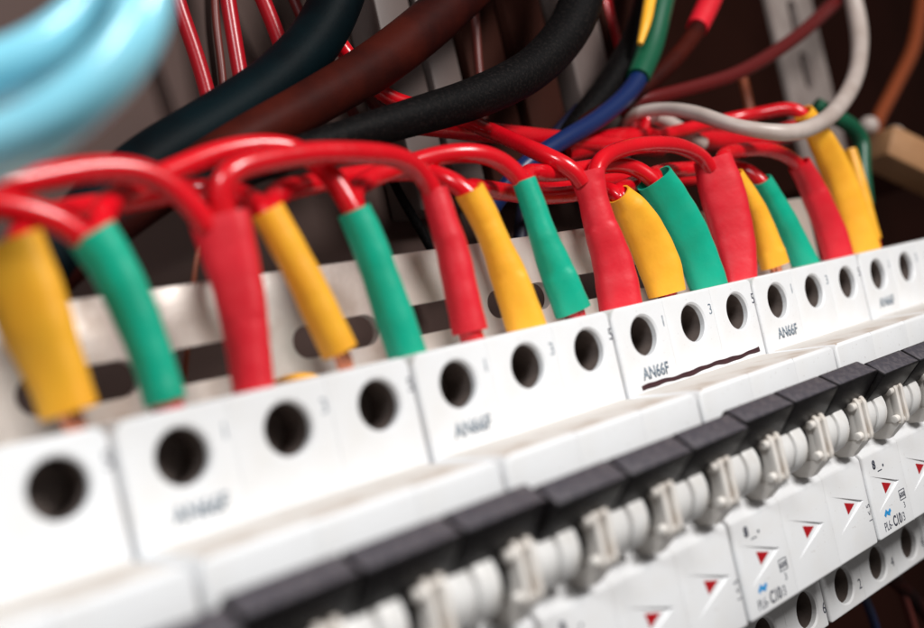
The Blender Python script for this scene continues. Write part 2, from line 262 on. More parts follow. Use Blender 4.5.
 ('hanging_wire', 'left one of two blurred red wires at top above the blue wire', 'wire', 'red wires hanging behind the cables', 'red', [[59.5, 66.0, 341.6, 2.91], [59.0, 66.0, 304.2, 2.91], [58.4, 66.0, 266.6, 2.91], [57.5, 66.0, 228.8, 2.91], [56.4, 66.0, 190.9, 2.91], [56.0, 66.0, 180.9, 2.9], [56.4, 66.0, 167.6, 2.9], [56.2, 66.0, 152.6, 2.9], [56.0, 66.0, 137.7, 2.89]]),
 ('hanging_wire', 'right one of two blurred red wires at top above the blue wire', 'wire', 'red wires hanging behind the cables', 'red', [[70.5, 66.0, 343.4, 2.49], [70.0, 66.0, 306.0, 2.49], [69.4, 66.0, 268.4, 2.49], [68.6, 66.0, 230.6, 2.49], [67.5, 68.0, 192.7, 2.49], [67.1, 68.0, 182.4, 2.48], [68.5, 68.0, 168.7, 2.49], [68.3, 68.0, 153.3, 2.48], [68.1, 68.0, 138.0, 2.48]]),
 ('hanging_wire', 'short orange brown wire end standing in the dark behind the white cable', 'wire', 'red wires hanging behind the cables', 'orange', [[117.2, 60.0, 156.2, 1.61], [117.9, 60.0, 147.0, 1.61], [116.6, 60.0, 136.0, 1.6]]),
 ('feed_wire', 'red wire lying level at the back from the black cable towards the blue wire', 'wire', 'red wires lying level at the back', 'red', [[-56.3, 46.0, 136.7, 2.6], [-42.9, 44.0, 134.3, 2.6], [-21.6, 42.0, 131.0, 2.6], [8.8, 42.0, 127.8, 2.6], [35.1, 42.0, 125.6, 2.6]]),
 ('feed_wire', 'pale lit red wire lying level below the white cable', 'wire', 'red wires lying level at the back', 'red', [[-4.9, 44.0, 126.7, 3.4], [20.4, 44.0, 129.1, 3.4], [53.6, 44.0, 127.9, 3.4], [92.4, 44.0, 126.5, 3.4], [119.5, 44.0, 129.8, 3.4]]),
 ('feed_wire', 'dark red wire lying level close behind the green sleeves', 'wire', 'red wires lying level at the back', 'red', [[-31.3, 36.0, 119.0, 2.4], [-17.8, 36.0, 116.1, 2.4], [6.4, 36.0, 116.7, 2.4], [32.8, 36.0, 115.1, 2.4], [62.9, 36.0, 113.3, 2.4]]),
 ('feed_wire', 'red wire end curling up beside the blue wire', 'wire', 'red wires lying level at the back', 'red', [[26.4, 44.0, 135.9, 2.0], [33.7, 44.0, 138.2, 2.0], [36.2, 44.0, 134.5, 2.0], [29.9, 44.0, 130.2, 2.0], [35.3, 44.0, 125.5, 2.0]]),
 ('supply_cable', 'thick dark teal cable sweeping from the top down left behind red arches', 'cable', 'thick supply cables crossing behind the jumpers', 'teal', [[-23.4, 62.7, 325.3, 5.78], [-29.1, 56.2, 288.3, 5.78], [-36.6, 50.6, 251.5, 5.78], [-46.7, 46.4, 215.1, 5.78], [-60.1, 44.0, 179.6, 5.78], [-65.9, 44.0, 168.4, 5.91], [-75.8, 44.0, 156.1, 5.96], [-89.5, 44.0, 145.6, 5.92], [-105.8, 44.0, 136.9, 6.02], [-121.5, 44.0, 129.4, 5.9], [-135.1, 44.0, 120.6, 5.44], [-145.4, 46.0, 111.1, 5.28], [-152.8, 48.0, 100.9, 5.17]]),
 ('supply_cable', 'thick dark reddish brown cable curving in from the top towards the left', 'cable', 'thick supply cables crossing behind the jumpers', 'brown', [[79.7, 60.1, 314.7, 6.46], [67.2, 53.2, 279.5, 6.46], [50.7, 47.2, 245.8, 6.46], [29.3, 42.6, 214.7, 6.46], [2.3, 40.0, 188.1, 6.46], [-25.9, 40.0, 171.3, 6.26], [-44.1, 39.0, 159.7, 5.94], [-65.0, 38.0, 148.2, 5.58], [-86.9, 37.0, 138.5, 4.99], [-105.4, 37.0, 131.0, 4.5], [-120.5, 40.0, 124.0, 4.14], [-134.1, 44.0, 116.6, 4.0], [-146.0, 46.0, 108.5, 3.86]]),
 ('supply_cable', 'thick black cable with a dusty top bending up to the top edge at centre', 'cable', 'thick supply cables crossing behind the jumpers', 'black', [[51.1, 50.7, 326.4, 5.93], [45.1, 44.2, 289.5, 5.93], [37.1, 38.7, 252.7, 5.93], [26.5, 34.4, 216.5, 5.93], [12.4, 32.0, 181.3, 5.93], [6.0, 32.0, 169.7, 5.83], [-5.1, 31.0, 156.8, 5.65], [-23.4, 30.0, 145.0, 5.25], [-45.6, 29.0, 137.3, 4.8], [-68.7, 28.0, 132.3, 4.05], [-88.1, 28.0, 128.5, 3.41], [-104.8, 29.0, 124.7, 3.04], [-121.6, 31.0, 120.2, 2.89]]),
 ('supply_cable', 'thin black cable slanting down behind the second red sleeve', 'cable', 'thick supply cables crossing behind the jumpers', 'black', [[-50.9, 62.0, 134.4, 1.12], [-48.7, 62.0, 125.1, 1.13], [-45.4, 62.0, 117.3, 1.26], [-41.4, 62.0, 107.8, 1.27], [-38.5, 62.0, 97.0, 1.28]]),
 ('supply_cable', 'thick black cable right of centre curving down behind the blue wire', 'cable', 'thick supply cables crossing behind the jumpers', 'black', [[96.2, 64.7, 334.8, 3.73], [90.6, 58.2, 297.7, 3.73], [83.1, 52.6, 260.9, 3.73], [73.0, 48.4, 224.5, 3.73], [59.7, 46.0, 189.0, 3.73], [52.9, 46.0, 175.8, 3.82], [41.6, 46.0, 160.9, 3.88], [24.2, 46.0, 146.1, 4.01], [7.5, 46.0, 135.2, 3.58], [-3.4, 46.0, 127.2, 3.22], [-11.4, 46.0, 117.3, 2.89]]),
 ('supply_cable', 'dark navy cable dropping behind the centre green sleeve', 'cable', 'thick supply cables crossing behind the jumpers', 'navy', [[13.5, 50.0, 139.8, 2.26], [-4.6, 50.0, 129.0, 2.16], [-15.4, 50.0, 118.6, 1.84], [-21.7, 50.0, 105.7, 1.81], [-25.7, 50.0, 93.0, 1.79]]),
 ('control_wire', 'blue wire with a green and yellow sleeve at its upper end', 'wire', 'single coloured wires at upper right', 'blue', [[104.6, 58.9, 326.0, 2.9], [97.5, 52.3, 289.2, 2.9], [88.0, 46.7, 252.8, 2.9], [75.4, 42.5, 217.2, 2.9], [58.9, 40.0, 183.1, 2.9], [50.0, 40.0, 170.0, 2.84], [39.8, 40.0, 155.8, 2.78], [25.6, 39.0, 143.1, 2.68], [6.3, 38.0, 133.9, 2.55], [-12.9, 37.0, 127.6, 2.43], [-28.6, 38.0, 121.4, 2.34], [-35.8, 44.0, 113.4, 2.33]]),
 ('control_wire', 'dull brown wire with a bright red sleeve at the top edge', 'wire', 'single coloured wires at upper right', 'brown', [[143.0, 57.2, 322.7, 2.89], [134.0, 50.6, 286.4, 2.89], [122.1, 44.9, 250.8, 2.89], [106.3, 40.5, 216.5, 2.89], [85.8, 38.0, 184.6, 2.89], [74.2, 38.0, 172.2, 2.82], [62.3, 38.0, 161.1, 2.75], [44.8, 38.0, 150.0, 2.65], [28.1, 40.0, 141.7, 2.56], [11.6, 42.0, 135.9, 2.48], [2.6, 46.0, 133.1, 2.45]]),
 ('control_wire', 'thin dark red wire slanting from the top edge over the perforated rail', 'wire', 'single coloured wires at upper right', 'darkred', [[276.8, 54.8, 307.7, 2.7], [262.3, 47.6, 273.3, 2.7], [243.2, 41.5, 241.1, 2.7], [218.7, 36.7, 212.3, 2.7], [188.5, 34.0, 189.5, 2.7], [149.7, 34.0, 174.1, 2.52], [111.4, 34.0, 158.0, 2.34], [76.5, 36.0, 146.6, 2.19], [50.8, 38.0, 142.1, 2.08], [28.2, 40.0, 139.3, 1.99], [17.4, 46.0, 139.1, 1.97]]),
 ('control_wire', 'white cable hanging in a big loop at upper right', 'wire', 'single coloured wires at upper right', 'white', [[140.4, 46.4, 343.3, 2.65], [141.2, 40.0, 305.8, 2.65], [142.3, 34.5, 268.2, 2.65], [143.7, 30.4, 230.5, 2.65], [145.6, 28.0, 192.6, 2.65], [146.7, 28.0, 176.2, 2.83], [143.9, 27.0, 162.2, 2.98], [122.9, 20.0, 145.6, 2.65], [87.7, 10.0, 130.1, 2.56], [55.0, 3.0, 120.4, 2.33], [34.4, 2.0, 117.9, 2.21], [25.8, 10.0, 122.2, 1.96], [26.2, 22.0, 129.8, 2.02], [28.1, 34.0, 134.7, 1.82], [25.8, 42.0, 135.9, 1.71], [27.2, 50.0, 130.6, 1.75], [30.5, 54.0, 121.1, 1.77]]),
 ('control_wire', 'rust brown wire curving down at the right edge', 'wire', 'single coloured wires at upper right', 'orange', [[375.6, 89.0, 360.7, 3.26], [368.0, 82.4, 324.1, 3.26], [357.8, 76.8, 287.9, 3.26], [344.4, 72.5, 252.6, 3.26], [326.8, 70.0, 219.0, 3.26], [310.7, 70.0, 197.3, 3.19], [289.6, 70.0, 173.9, 3.1], [257.9, 70.0, 152.8, 2.96], [232.0, 70.0, 136.1, 2.85], [217.2, 70.0, 121.1, 2.78]]),
 ('control_wire', 'short white wire end lying among the red wires', 'wire', 'single coloured wires at upper right', 'white', [[33.4, 40.0, 134.5, 2.16], [39.2, 39.0, 131.7, 2.18], [44.4, 38.0, 127.9, 2.2], [50.3, 38.0, 125.0, 2.23]]),
 ('control_wire', 'dark green wire hooked down beside the long yellow sleeve', 'wire', 'single coloured wires at upper right', 'green_dark', [[98.8, 26.0, 132.4, 2.56], [104.5, 23.0, 127.4, 2.57], [111.6, 22.0, 123.9, 2.6], [116.2, 22.0, 119.1, 2.62], [112.2, 22.0, 110.9, 2.6], [108.6, 22.0, 97.8, 2.58]]),
 ('control_wire', 'brown wire slanting in the dark below the right end of the breakers', 'wire', 'single coloured wires at upper right', 'brown', [[62.1, 20.0, -7.2, 2.02], [82.4, 25.0, -20.0, 2.13], [105.1, 30.0, -39.2, 2.26], [123.8, 34.0, -58.1, 2.36], [144.6, 40.9, -89.1, 2.36], [160.6, 48.7, -122.7, 2.36], [172.7, 57.0, -157.7, 2.36], [181.9, 65.6, -193.6, 2.36]]),
 ('control_wire', 'blue wire hanging in the dark under the breakers', 'wire', 'single coloured wires at upper right', 'blue', [[47.8, 20.0, -5.5, 1.26], [59.9, 25.0, -17.0, 1.31], [69.4, 30.0, -31.1, 1.35], [66.5, 30.0, -42.2, 1.34], [59.3, 32.4, -79.4, 1.34], [53.8, 36.5, -116.8, 1.34], [49.8, 42.0, -154.2, 1.34], [46.8, 48.5, -191.5, 1.34]]),
 ('control_wire', 'rust red wire hanging under the breakers left of the brown one', 'wire', 'single coloured wires at upper right', 'rust', [[73.5, 22.0, -9.4, 1.34], [82.9, 26.0, -23.3, 1.38], [91.2, 30.0, -39.1, 1.41], [88.0, 30.0, -50.6, 1.4], [80.3, 32.4, -87.7, 1.4], [74.6, 36.5, -125.1, 1.4], [70.3, 42.0, -162.4, 1.4], [67.1, 48.5, -199.7, 1.4]]),
 ('control_wire', 'short yellow wire peeping out over the breakers below the slim straight yellow sleeve', 'wire', 'single coloured wires at upper right', 'sleeve_yellow', [[-122.3, 20.0, 82.5, 0.77], [-117.9, 20.0, 83.9, 0.78], [-114.1, 20.0, 84.1, 0.79], [-110.5, 20.0, 83.1, 0.8], [-107.5, 20.0, 80.3, 0.81]]),
 ('control_wire', 'thin copper brown wire seen through a slot of the metal strip', 'wire', 'single coloured wires at upper right', 'orange', [[-116.6, 36.0, 117.1, 0.47], [-119.3, 36.0, 111.6, 0.46], [-121.6, 36.0, 106.2, 0.46], [-124.9, 36.0, 96.3, 0.45], [-128.2, 36.0, 86.7, 0.45], [-130.0, 36.0, 80.7, 0.44]]),
 ('blue_cable', 'lower, outer pale blue cable swinging round to the top edge', 'cable', 'pale blue cables close to the lens', 'cyan', [[-262.7, 66.0, 145.8, 3.38], [-242.3, 66.0, 138.5, 3.38], [-221.8, 47.7, 131.2, 3.38], [-201.4, 16.5, 123.9, 3.38], [-180.9, -14.7, 116.6, 3.38], [-176.7, -21.1, 115.1, 3.32], [-172.5, -27.4, 114.5, 3.26], [-168.5, -32.4, 115.7, 3.23], [-164.4, -36.2, 118.7, 3.12], [-160.8, -38.1, 123.0, 2.94], [-158.5, -37.7, 128.6, 2.89], [-156.6, -37.0, 135.8, 2.94], [-149.4, -32.0, 172.8, 2.94], [-143.9, -25.8, 209.9, 2.94], [-139.9, -18.9, 247.0, 2.94], [-136.9, -11.3, 284.1, 2.94]]),
 ('blue_cable', 'upper, inner pale blue cable blurred in the top left corner', 'cable', 'pale blue cables close to the lens', 'cyan', [[-276.8, 66.0, 154.6, 3.36], [-252.4, 66.0, 147.3, 3.36], [-227.9, 43.5, 140.0, 3.36], [-203.4, 15.3, 132.7, 3.36], [-178.9, -12.8, 125.4, 3.36], [-174.2, -18.2, 124.0, 3.33], [-169.5, -23.7, 123.7, 3.3], [-165.3, -27.6, 125.1, 3.19], [-161.4, -29.8, 128.3, 3.0], [-158.7, -31.0, 133.1, 2.8], [-157.6, -32.1, 137.9, 2.8], [-151.3, -36.0, 175.2, 2.8], [-146.5, -36.6, 212.9, 2.8], [-142.9, -34.6, 250.6, 2.8], [-140.2, -30.8, 288.4, 2.8]]),
 ('blue_cable', 'pale blue cable lowest at the left edge under the other two', 'cable', 'pale blue cables close to the lens', 'cyan', [[-277.8, 66.0, 130.1, 2.7], [-252.8, 66.0, 126.8, 2.7], [-227.7, 57.8, 123.5, 2.7], [-202.7, 29.5, 120.2, 2.7], [-177.6, 1.1, 116.9, 2.7], [-172.3, -4.9, 116.2, 2.68], [-168.4, -9.8, 116.7, 2.41], [-165.4, -13.8, 117.1, 2.15], [-161.0, -17.7, 119.0, 2.03], [-155.8, -21.1, 123.3, 1.81]]),
]
SLEEVES = [
 ('yellow', 'widest yellow sleeve at the left edge with bare copper showing below', [[-164.8, 4.0, 109.4, 5.31], [-163.6, 4.0, 104.1, 5.07], [-162.6, 4.0, 97.6, 4.69], [-161.5, 4.0, 91.4, 4.04], [-160.8, 4.0, 85.7, 3.71]]),
 ('green', 'wide green sleeve at left holding two red wires', [[-152.4, 4.7, 109.9, 3.67], [-150.4, 4.7, 105.0, 3.49], [-148.9, 4.7, 99.4, 3.3], [-147.6, 4.7, 92.1, 3.1], [-146.8, 4.7, 84.3, 2.96]]),
 ('red', 'broad flat red sleeve at left with two red wires entering its top', [[-131.5, 5.3, 110.6, 4.74], [-131.1, 5.3, 104.5, 4.28], [-130.9, 5.3, 98.0, 3.89], [-131.4, 5.3, 91.0, 3.49], [-132.22, 5.3, 81.21, 3.24]]),
 ('yellow', 'slim straight yellow sleeve between the broad red and a green sleeve, copper strands below', [[-122.3, 6.0, 111.1, 2.75], [-120.3, 6.0, 105.6, 2.85], [-118.3, 6.0, 99.8, 2.95], [-116.3, 6.0, 92.8, 3.06], [-114.4, 6.0, 86.2, 3.16]]),
 ('green', 'straight green sleeve with a small dent near its foot', [[-104.7, 6.7, 109.8, 3.04], [-103.3, 6.7, 104.3, 3.14], [-102.2, 6.7, 97.9, 3.24], [-101.2, 6.7, 91.1, 3.42], [-99.94, 6.7, 82.13, 3.52]]),
 ('red', 'pinkish red sleeve fed by the square bent wire', [[-84.9, 7.3, 112.2, 2.52], [-84.4, 7.3, 106.4, 2.81], [-83.8, 7.3, 100.6, 3.09], [-83.9, 7.3, 92.5, 3.27], [-83.9, 7.3, 84.8, 3.36]]),
 ('yellow', 'bottle shaped yellow sleeve with a narrow neck', [[-75.5, 8.0, 111.7, 3.0], [-73.3, 8.0, 106.4, 3.02], [-71.6, 8.0, 100.4, 3.03], [-69.9, 8.0, 92.7, 3.74], [-68.21, 8.0, 81.53, 4.04]]),
 ('green', 'bottle shaped green sleeve with a slim upper half and a flared foot', [[-59.1, 8.7, 112.9, 2.46], [-58.0, 8.7, 106.9, 2.67], [-57.1, 8.7, 100.5, 2.98], [-55.1, 8.7, 91.8, 3.72], [-53.4, 8.7, 84.5, 3.84]]),
 ('red', 'red sleeve with forked top and two wires, right of the bottle shaped green one', [[-38.6, 9.3, 113.6, 3.93], [-38.4, 9.3, 108.4, 3.39], [-38.1, 9.3, 102.3, 3.6], [-36.8, 9.3, 92.5, 4.49], [-37.58, 9.3, 81.21, 4.81]]),
 ('yellow', 'fat curved yellow sleeve in front of a squared green sleeve', [[-28.7, 10.0, 108.1, 2.93], [-25.3, 10.0, 103.7, 4.09], [-22.0, 10.0, 97.3, 4.81], [-19.8, 10.0, 89.9, 4.84], [-19.4, 10.0, 83.7, 4.38]]),
 ('green', 'fat green sleeve with a squared shoulder at its top', [[-13.5, 10.7, 111.1, 4.48], [-10.2, 10.7, 106.0, 4.87], [-6.7, 10.7, 99.3, 5.03], [-3.6, 10.7, 91.6, 4.83], [-1.34, 10.7, 81.36, 4.48]]),
 ('red', 'broad red sleeve right of the squared green one', [[12.9, 11.3, 114.9, 4.81], [13.7, 11.3, 107.8, 5.58], [14.2, 11.3, 100.2, 5.58], [14.1, 11.3, 91.9, 5.07], [12.37, 11.3, 81.64, 4.29]]),
 ('yellow', 'thin yellow sleeve behind the broad red sleeve at right', [[22.6, 12.0, 110.3, 2.21], [25.8, 12.0, 104.5, 2.75], [28.6, 12.0, 98.3, 3.16], [30.3, 12.0, 90.8, 3.57], [31.2, 12.0, 84.7, 3.84]]),
 ('green', 'thin green sleeve close to the left of the last red sleeve', [[35.7, 12.7, 108.1, 2.69], [38.8, 12.7, 102.3, 3.11], [42.2, 12.7, 95.9, 3.41], [45.2, 12.7, 89.4, 3.57], [48.17, 12.7, 81.99, 3.72]]),
 ('red', 'last red sleeve at right, leaning right', [[57.7, 13.3, 111.6, 3.26], [61.2, 13.3, 105.5, 3.57], [63.8, 13.3, 98.8, 3.88], [66.5, 13.3, 90.9, 4.19], [67.35, 13.3, 82.01, 4.33]]),
 ('yellow', 'long yellow sleeve at far right reaching up past the white cable', [[67.9, 14.0, 126.8, 2.91], [74.1, 14.0, 118.8, 3.69], [78.4, 14.0, 110.1, 4.31], [81.7, 14.0, 98.8, 4.64], [84.31, 14.0, 82.53, 5.11]]),
 ('yellow', 'short yellow sleeve partly hidden behind the long yellow one', [[100.5, 19.0, 115.5, 1.89], [99.1, 18.0, 105.6, 2.35], [98.9, 18.0, 94.3, 2.66], [99.0, 18.0, 86.3, 2.82]]),
]
GREEN_SLEEVE = [[56.6, 40.0, 179.8, 3.8], [48.2, 40.0, 168.0, 3.88], [38.5, 40.0, 154.9, 3.79], [28.2, 39.0, 145.4, 3.41]]
RED_SLEEVE = [[83.9, 38.0, 182.7, 3.52], [72.4, 38.0, 170.5, 3.59], [61.7, 38.0, 161.0, 3.36]]
YELLOW_STRIPE = [[47.5, 38.0, 178.2, 1.78], [39.6, 37.0, 168.2, 1.74], [34.6, 36.6, 161.2, 1.58], [29.7, 36.8, 154.6, 0.85]]

# ------------------------------------------------------------------ setting: cabinet back panel and dark cabinet
bm = bmesh.new(); box(bm, -900, 84, 75, 78, -500, 700, 0.6)
tag(mesh_obj('wall', bm, 'panel'), 'grey brown painted back panel of the switch cabinet', 'panel', kind='structure')
bm = bmesh.new(); box(bm, 84, 1500, 240, 244, -700, 1000); 
tag(mesh_obj('wall', bm, 'cabinet'), 'dark brown inner wall of the cabinet at right', 'panel', kind='structure')

# ------------------------------------------------------------------ circuit breakers
PITCH = 17.5; HOLE_X = 9.45; ZU = 76.3; ZL = 6.2; YN = -16.8
PROFILE = [(0, 0), (45, 0), (45, 83.1), (0, 83.1), (0, 65.1), (YN, 64.6), (YN, 57.6), (-11.5, 56.6), (-11.0, 46.0), (-12.4, 43.6), (YN, 38.6), (YN, 19.6), (0, 19.2)]
PEDGE = [0.5, 0.5, 0.5, 0.55, 0.25, 0.9, 0.5, 0.2, 0.2, 0.3, 0.5, 0.6, 0.2]
def pole_housing(kind):
    lo = 0.38 if kind == 'first' else 0.012
    hi = PITCH-(0.38 if kind == 'last' else 0.012)
    bm = bmesh.new()
    bw = bm.edges.layers.float.new('bevel_weight_edge')
    a = [bm.verts.new((lo, y, z)) for y, z in PROFILE]; b = [bm.verts.new((hi, y, z)) for y, z in PROFILE]
    bm.faces.new(a); bm.faces.new(b[::-1]); n = len(PROFILE)
    for i in range(n): bm.faces.new((a[i], b[i], b[(i+1) % n], a[(i+1) % n]))
    for i in range(n):
        bm.edges.get((a[i], b[i]))[bw] = PEDGE[i]/2.4
        bm.edges.get((a[i], a[(i+1) % n]))[bw] = ((2.3 if i in (2, 4) else 0.8) if kind == 'first' else 0.07)/2.4
        bm.edges.get((b[i], b[(i+1) % n]))[bw] = ((2.3 if i in (2, 4) else 0.8) if kind == 'last' else 0.07)/2.4
    o = mesh_obj('pole_housing', bm, ['white_plastic', 'dusty_ledge'], None, smooth=False)
    mod = o.modifiers.new('bevel', 'BEVEL'); mod.limit_method = 'WEIGHT'; mod.width = 2.4*S; mod.segments = 4; mod.use_clamp_overlap = False
    cut = bmesh.new()
    for zz in (ZU, ZL):
        cyl_y(cut, HOLE_X, zz, -1, 16, 4.2)
    c1 = mesh_obj('cutter', cut, 'white_plastic', None, smooth=False)
    cut = bmesh.new()
    for zz in (ZU, ZL): cyl_y(cut, HOLE_X, zz, -0.2, 0.45, 4.85, 4.1)
    c2 = mesh_obj('cutter', cut, 'white_plastic', None, smooth=False)
    cut = bmesh.new()
    L1, L2, Rr = (1.4, 34.2), (2.1, 25.4), (14.8, 29.9)
    vs = [cut.verts.new(p) for p in ((L1[0], YN-0.03, L1[1]), (L2[0], YN-0.03, L2[1]), (Rr[0], YN-0.03, Rr[1]), (Rr[0]-0.45, YN+0.55, Rr[1]+0.05))]
    for q in ((0, 1, 2), (0, 1, 3), (1, 2, 3), (0, 2, 3)): cut.faces.new([vs[k] for k in q])
    c3 = mesh_obj('cutter', cut, 'white_plastic', None, smooth=False)
    for c in (c1, c2, c3):
        m = o.modifiers.new('cut', 'BOOLEAN'); m.operation = 'DIFFERENCE'; m.object = c; m.solver = 'EXACT'
    dg = bpy.context.evaluated_depsgraph_get(); dg.update()
    me = bpy.data.meshes.new_from_object(o.evaluated_get(dg))
    for p in me.polygons:                              # dust lies on the upward facing ledge only
        c = p.center/S
        p.material_index = 1 if (p.normal.z > 0.9 and 63 < c.z < 66 and -16.5 < c.y < 0.5) else 0
    while len(me.materials) > 2: me.materials.pop()
    me.shade_smooth(); me.set_sharp_from_angle(angle=math.radians(28))
    o.modifiers.clear(); o.data = me
    for c in (c1, c2, c3): bpy.data.objects.remove(c)
    return o
H = {k: pole_housing(k) for k in ('first', 'middle', 'last')}

def make_breaker():
    root = empty('circuit_breaker', (0, 0, 0))
    for k, kind in enumerate(('first', 'middle', 'last')):
        x = k*PITCH
        o = H[kind]; o.parent = root; o.location.x = x*S
        # dark terminal wells with slotted screws
        for zz in (ZU, ZL):
            bm = bmesh.new(); segs = 40
            prof = [(4.17, 1.5), (4.17, 15.5), (3.9, 15.5), (3.9, 8.0), (0.0, 8.0)]
            prev = None
            for r, y in prof:
                ring = [bm.verts.new((HOLE_X+r*math.cos(2*math.pi*q/segs), y, zz+r*math.sin(2*math.pi*q/segs))) for q in range(segs)] if r else [bm.verts.new((HOLE_X, y, zz))]
                if prev:
                    for q in range(segs):
                        if len(ring) == 1: bm.faces.new((prev[q], prev[(q+1) % segs], ring[0]))
                        else: bm.faces.new((prev[q], prev[(q+1) % segs], ring[(q+1) % segs], ring[q]))
                prev = ring
            box(bm, HOLE_X-2.6, HOLE_X+2.6, 7.7, 7.95, zz-0.45, zz+0.45)
            s = mesh_obj('terminal_screw', bm, 'screw', root); s.location.x = x*S
        # switch lever (pivot on the barrel axis)
        AY, AZ = -15.6, 48.3
        bm = bmesh.new()
        tip = [(-22.0, 60.0), (-26.3, 57.1)]
        poly = [(tip[0][0]-AY, tip[0][1]-AZ), (tip[1][0]-AY, tip[1][1]-AZ), (-20.6-AY, 51.0-AZ), (-15.0-AY, 52.0-AZ), (-15.2-AY, 54.6-AZ)]
        prism_x(bm, poly, 0.22, PITCH-0.22, 0.35)
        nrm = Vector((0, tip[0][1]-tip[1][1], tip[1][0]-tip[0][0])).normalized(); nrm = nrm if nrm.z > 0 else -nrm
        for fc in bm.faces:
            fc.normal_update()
            if abs(fc.normal.dot(nrm)) > 0.97 and fc.calc_center_median().z > 8: fc.material_index = 1     # same plastic as the body; tip face painted paler, as if lit
        cyl_x(bm, 0.1, PITCH-0.1, 0, 0, 4.3, 32)
        t = mesh_obj('toggle', bm, ['toggle_body_shaded', 'toggle_tip_lit'], root); t.location = Vector((x, AY, AZ))*S
        # white hinge barrel
        bm = bmesh.new()
        cyl_x(bm, -2.4, 3.3, AY, AZ, 5.7, 40, 0.5); cyl_x(bm, 3.7, 8.3, AY, AZ, 6.0, 40, 0.8); cyl_x(bm, -2.5, 7.0, AY, AZ, 4.6, 32)
        b = mesh_obj('hinge_barrel', bm, 'barrel_white', root); b.location.x = x*S
        # bridge clip between the barrels
        bm = bmesh.new()
        box(bm, 11.05, 14.9, -21.2, -14, 43.8, 52.6, 0.3)
        for xa, xb in ((11.0, 12.35), (13.6, 14.95)):
            prism_x(bm, [(-21.0, 43.2), (-22.4, 43.4), (-22.8, 44.5), (-22.8, 51.6), (-22.2, 52.8), (-21.0, 53.4)], xa, xb, 0.3)
        cyl_x(bm, 9.5, 11.5, -21.6, 51.3, 0.9, 18, 0.25); cyl_x(bm, 9.5, 11.5, -21.6, 44.9, 0.9, 18, 0.25)
        box(bm, 12.3, 13.7, -22.3, -20.9, 51.4, 52.4, 0.2); box(bm, 12.3, 13.7, -22.3, -20.9, 43.9, 44.8, 0.2)
        v = [bm.verts.new(p) for p in ((10.6, -22.3, 43.9), (15.0, -22.3, 43.9), (15.0, -13, 43.9), (10.6, -13, 43.9), (11.2, -18.6, 40.4), (13.4, -18.6, 40.4), (13.4, -13, 40.4), (11.2, -13, 40.4))]
        fs = [bm.faces.new([v[i] for i in q]) for q in ((0, 1, 2, 3), (4, 5, 6, 7), (0, 1, 5, 4), (1, 2, 6, 5), (2, 3, 7, 6), (3, 0, 4, 7))]
        c = mesh_obj('bridge_clip', bm, 'ivory', root); c.location.x = x*S
        # red indicator window on the sloping floor of the pocket
        bm = bmesh.new()
        dep = lambda xx: YN+0.55*(xx-1.7)/(14.3-1.7)-0.06
        tri = [(6.9, 31.4), (11.3, 30.1), (7.6, 28.6)]
        a = [bm.verts.new((px, dep(px), pz)) for px, pz in tri]; bb = [bm.verts.new((px, dep(px)+0.3, pz)) for px, pz in tri]
        bm.faces.new(a); bm.faces.new(bb[::-1])
        for q in range(3): bm.faces.new((a[q], bb[q], bb[(q+1) % 3], a[(q+1) % 3]))
        w = mesh_obj('indicator_window', bm, 'window_red', root, smooth=False); w.location.x = x*S
        bm = bmesh.new(); text_into(bm, '135'[k], 15.6, 77.2, -0.01, 2.4, squeeze=0.9)
        n = mesh_obj('terminal_number', bm, 'ink' if k == 2 else 'ink_grey', root, smooth=False); n.location.x = x*S
        bm = bmesh.new(); text_into(bm, '246'[k], 15.4, 3.2, -0.01, 2.5, squeeze=0.85)
        n = mesh_obj('terminal_number', bm, 'ink', root, smooth=False); n.location.x = x*S
    bm = bmesh.new(); text_into(bm, 'AN66F', 6.0, 67.4, -0.01, 2.5, bold=0.03, squeeze=0.84)
    mesh_obj('type_marking', bm, 'ink_grey', root, smooth=False)
    y = YN-0.01
    bm = bmesh.new()
    text_into(bm, 'PL6-', 3.4, 20.9, y, 2.0, squeeze=0.72); text_into(bm, 'C10', 7.7, 20.9, y, 2.3, bold=0.03, squeeze=0.72); text_into(bm, '/3', 11.9, 20.9, y, 2.0, squeeze=0.75)
    for q in ((13.0, 15.9, 27.6, 27.8), (13.0, 15.9, 25.4, 25.6), (13.0, 13.2, 25.6, 27.6), (15.7, 15.9, 25.6, 27.6)): box(bm, q[0], q[1], y-0.03, y, q[2], q[3])
    text_into(bm, '6000', 14.45, 26.0, y, 1.15, align='CENTER', squeeze=0.8, bold=0.02)
    text_into(bm, '3', 14.45, 23.5, y, 1.4, align='CENTER')
    text_into(bm, '8', 4.2, 35.0, y, 1.9, bold=0.05); box(bm, 6.0, 8.0, y-0.03, y, 34.0, 34.25); cyl_y(bm, 8.9, 34.9, y-0.03, y, 0.35, segs=12)
    mesh_obj('rating_marking', bm, 'ink', root, smooth=False)
    bm = bmesh.new()
    text_into(bm, '1 < 5', 51.6, 24.6, y, 1.5, rot=math.pi/2, squeeze=0.9)
    mesh_obj('contact_marking', bm, 'ink', root, smooth=False)
    bm = bmesh.new()
    for (x0, z0, x1, z1) in ((4.7, 24.1, 5.9, 25.2), (5.9, 24.6, 7.1, 24.1), (6.6, 24.4, 7.6, 25.0)):
        d = Vector((x1-x0, 0, z1-z0)); p = Vector((-d.z, 0, d.x)).normalized()*0.42
        q = [Vector((x0, y, z0))+p, Vector((x0, y, z0))-p, Vector((x1, y, z1))-p, Vector((x1, y, z1))+p]
        off = Vector((0, -0.03-0.004*x0, 0)); bm.faces.new([bm.verts.new(v+off) for v in q])
    mesh_obj('maker_mark', bm, 'ink_blue', root, smooth=False)
    return root
proto = make_breaker()
